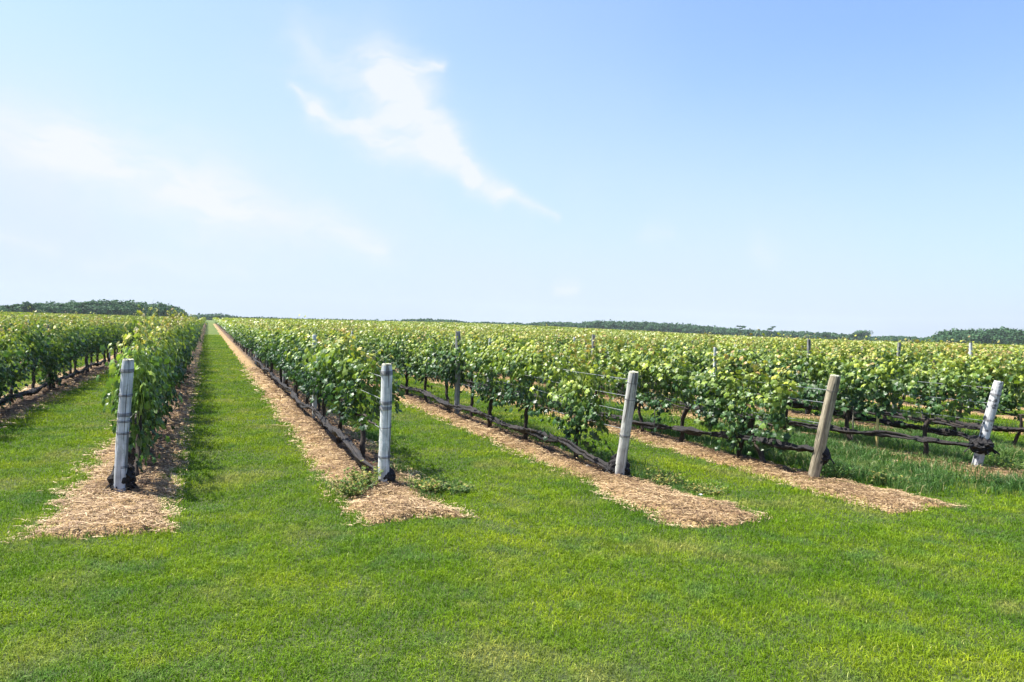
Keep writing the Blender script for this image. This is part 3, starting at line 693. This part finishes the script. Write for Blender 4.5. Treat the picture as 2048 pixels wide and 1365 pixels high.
weed(7.35, 6.95, .22, .22, 50, 'dark green weed clump right of the brown post foot', 7, .15)
weed(7.75, 6.6, .25, .16, 45, 'dry weed clump right of the brown post over the straw', 8, .65)
weed(-3.15, 12.6, .25, .34, 40, 'yellow leafy sucker clump beside the leftmost dark row', 9, .8, M_leaf_y, 1.8)
weed(10.2, 6.75, .25, .16, 45, 'dull green weed clump at the mottled white post', 10, .4)
mb = MB(); a = rng.normal(0, 1, (40, 3)); import bmesh
def stone(x, y, s, label, seed):
    bm = bmesh.new(); bmesh.ops.create_icosphere(bm, subdivisions=2, radius=s); rs = np.random.default_rng(seed)
    for v_ in bm.verts: v_.co *= 1+rs.normal(0, .08); v_.co.z *= .6
    me = bpy.data.meshes.new('stone'); bm.to_mesh(me); bm.free(); me.materials.append(M_stone)
    o_ = link('stone', me); o_.location = (x, y, max(float(bedh(x, y)), 0)+s*.4); tag(o_, label, 'stone')
stone(5.08, 6.72, .026, 'small white stone among the weeds right of the lichen-grey post', 1)
stone(4.52, 8.3, .03, 'pale stone behind the lichen-grey post', 2)

# ------------------------------------------------------------------ far trees
def crown(mb, c, rx, rz, nq, q, rs, lobes=7):
    L = rs.normal(0, 1, (lobes, 3)); L /= np.linalg.norm(L, axis=1)[:, None]; L[:, 2] = np.abs(L[:, 2])*.8-.25
    lc = L*np.array([rx*.5, rx*.5, rz*.5])*rs.uniform(.6, 1.1, (lobes, 1)); lr = rs.uniform(.38, .62, lobes)
    w_ = rs.integers(lobes, size=nq); d = rs.normal(0, 1, (nq, 3)); d /= np.linalg.norm(d, axis=1)[:, None]
    d *= rs.uniform(.75, 1.08, nq)[:, None]
    p_ = lc[w_]+d*np.stack([lr*rx, lr*rx, lr*rz], -1)[w_]+np.asarray(c)
    nn = d+rs.normal(0, .5, (nq, 3)); nn /= np.linalg.norm(nn, axis=1)[:, None]; s = np.cross(nn, rs.normal(0, 1, (nq, 3))); s /= np.linalg.norm(s, axis=1)[:, None]; t = np.cross(nn, s)
    sz = q*rs.uniform(.6, 1.4, nq)[:, None]
    V = np.stack([p_-s*sz*.5, p_-t*sz*.5, p_+s*sz*.5, p_+t*sz*.5], 1)
    mb.add(V.reshape(-1, 3), np.arange(nq*4).reshape(-1, 4), rnd=np.repeat(np.clip(rs.random(nq)*.6+rs.random(lobes)[w_]*.4, 0, 1), 4))
def skyline(pts, dist, rows, sp, q, nq, name, label, seed, depth=9):
    """wood whose top edge follows measured directions"""
    rs = np.random.default_rng(seed); mb = MB(); A = [azel(*p_) for p_ in pts]; az_ = [a for a, _ in A]; e_ = [b_ for _, b_ in A]
    for r_ in range(rows):
        D_ = dist+r_*depth; a = az_[0]+rs.uniform(0, sp)/D_
        while a < az_[-1]:
            dd_ = D_+rs.normal(0, depth*.3); ct = math.tan(np.interp(a, az_, e_))*dd_+EYE
            x, y = dd_*math.sin(a), dd_*math.cos(a); g = float(terr(x, y))-.5; top = (ct+.6)*rs.uniform(.98, 1.02) if r_ else ct-rs.uniform(.0, .25)*(ct-g)
            H_ = max(top-g, 1.5); rx = sp*rs.uniform(.7, 1.0); rz = min(H_*.62, rx*1.5)
            crown(mb, (x, y, top-rz*.88), rx, rz, nq, q, rs)
            if H_ > rz*1.2: crown(mb, (x, y, g+(H_-rz)*.45), rx*1.05, H_*.5, nq//2, q, rs)
            a += sp*rs.uniform(.55, 1.0)/dd_
    tag(mb.obj(name, M_wood), label, 'woods', kind='stuff')
skyline([(-300, 604), (-60, 606), (30, 612), (60, 606), (120, 604), (180, 600), (205, 598), (260, 600), (310, 606), (345, 608), (362, 622), (372, 636)], 400, 4, 6.5, .95, 600,
        'left_woods'.replace('left_', 'far_'), 'rounded dark green wood on the horizon at far left', 31)
skyline([(372, 632), (400, 627), (440, 626), (458, 630), (480, 634), (600, 637), (800, 641)], 620, 2, 7, 1.5, 110, 'far_woods', 'low blue-green wood just right of the lane vanishing point', 32)
skyline([(800, 640), (850, 637), (870, 638), (905, 640), (935, 645), (985, 644), (1010, 647), (1035, 645), (1050, 648), (1095, 642), (1150, 645), (1190, 640), (1260, 641), (1330, 644), (1365, 647),
         (1420, 652), (1460, 655), (1500, 659), (1540, 662), (1580, 662), (1640, 665), (1700, 668), (1750, 674), (1800, 672), (1850, 677), (1890, 674)], 640, 3, 7.5, 1.5, 330, 'far_woods', 'long low tree line behind the middle and right of the field', 33)
skyline([(1868, 676), (1880, 662), (1900, 660), (1920, 658), (1950, 656), (2000, 655), (2048, 658), (2200, 652), (2400, 650)], 430, 4, 7, 1.0, 600, 'far_woods', 'rounded dark green wood on the horizon at far right', 34)
def tree(px_, top, bot, dist, wpx, label, seed, open_=False):
    a, e1 = azel(px_, top); x, y = dist*math.sin(a), dist*math.cos(a); g = float(terr(x, y))-.6
    H_ = math.tan(e1)*dist+EYE-g; rx = wpx/FPX*dist/2; rs = np.random.default_rng(seed)
    e = empty('tree', (x, y, g)); mb = MB(); t = np.linspace(0, 1, 7)
    tube(mb, np.stack([.2*np.sin(t*3), .2*t, t*H_*.75], -1), np.linspace(.32, .12, 7), 8, .05, rs)
    for q in range(5):
        b_ = rs.uniform(0, 6.28); s0 = H_*rs.uniform(.35, .6); tube(mb, np.stack([np.cos(b_)*rx*.7*t, np.sin(b_)*rx*.7*t, s0+H_*.3*t], -1), np.linspace(.14, .05, 7), 5)
    link('trunk', mb.mesh('trunk', M_trunk, True), e); mb = MB()
    if open_:
        for q in range(5):
            crown(mb, (rs.uniform(-1, 1)*rx*.8, rs.uniform(-1, 1)*rx*.8, H_*rs.uniform(.7, .95)), rx*.32, H_*.07, 60, .8, rs, 4)
        crown(mb, (0, 0, H_*.45), rx*.9, H_*.25, 160, 1.1, rs)
    else: crown(mb, (0, 0, H_*.6), rx*1.15, H_*.42, 420, 1.1, rs, 9)
    link('crown', mb.mesh('crown', M_wood), e); tag(e, label, 'tree')
tree(1725, 657, 690, 600, 34, 'largest rounded tree on the right part of the tree line', 1)
tree(1708, 663, 690, 600, 12, 'small tree touching the left of the largest rounded tree', 2)
tree(1652, 662, 690, 610, 20, 'short dense tree left of the largest rounded tree', 3)
tree(1480, 651, 675, 600, 34, 'open-crowned tree with sky showing through, left of two', 4, True)
tree(1540, 652, 678, 600, 32, 'open-crowned tree with sky showing through, right of two', 5, True)
tree(1885, 660, 690, 425, 14, 'slim dark tree at the left end of the right-hand wood', 6)
tree(1195, 640, 660, 620, 18, 'pointed taller tree in the middle of the tree line', 7)
tree(56, 601, 632, 395, 18, 'spiky tree top rising at the left of the left-hand wood', 8)
tree(25, 606, 632, 380, 34, 'pale open-crowned tree at the far left edge', 9, True)
tree(324, 602, 632, 400, 16, 'tree poking above the right shoulder of the left-hand wood', 10)

# ------------------------------------------------------------------ haze
HAZE = True
if HAZE:
    bm = bmesh.new(); bmesh.ops.create_cube(bm, size=1); me = bpy.data.meshes.new('haze')
    for v_ in bm.verts: v_.co = Vector((v_.co.x*1900, v_.co.y*1900, -5 if v_.co.z < 0 else 32))
    bm.to_mesh(me); bm.free(); hz = link('haze', me); m = bpy.data.materials.new('haze'); m.use_nodes = True; n = NT(m.node_tree)
    o = n.new('ShaderNodeOutputMaterial'); pv = n.new('ShaderNodeVolumePrincipled'); pv.inputs['Color'].default_value = (.86, .93, 1, 1); pv.inputs['Density'].default_value = .00012
    n.l.new(pv.outputs[0], o.inputs['Volume']); me.materials.append(m); tag(hz, kind='stuff')
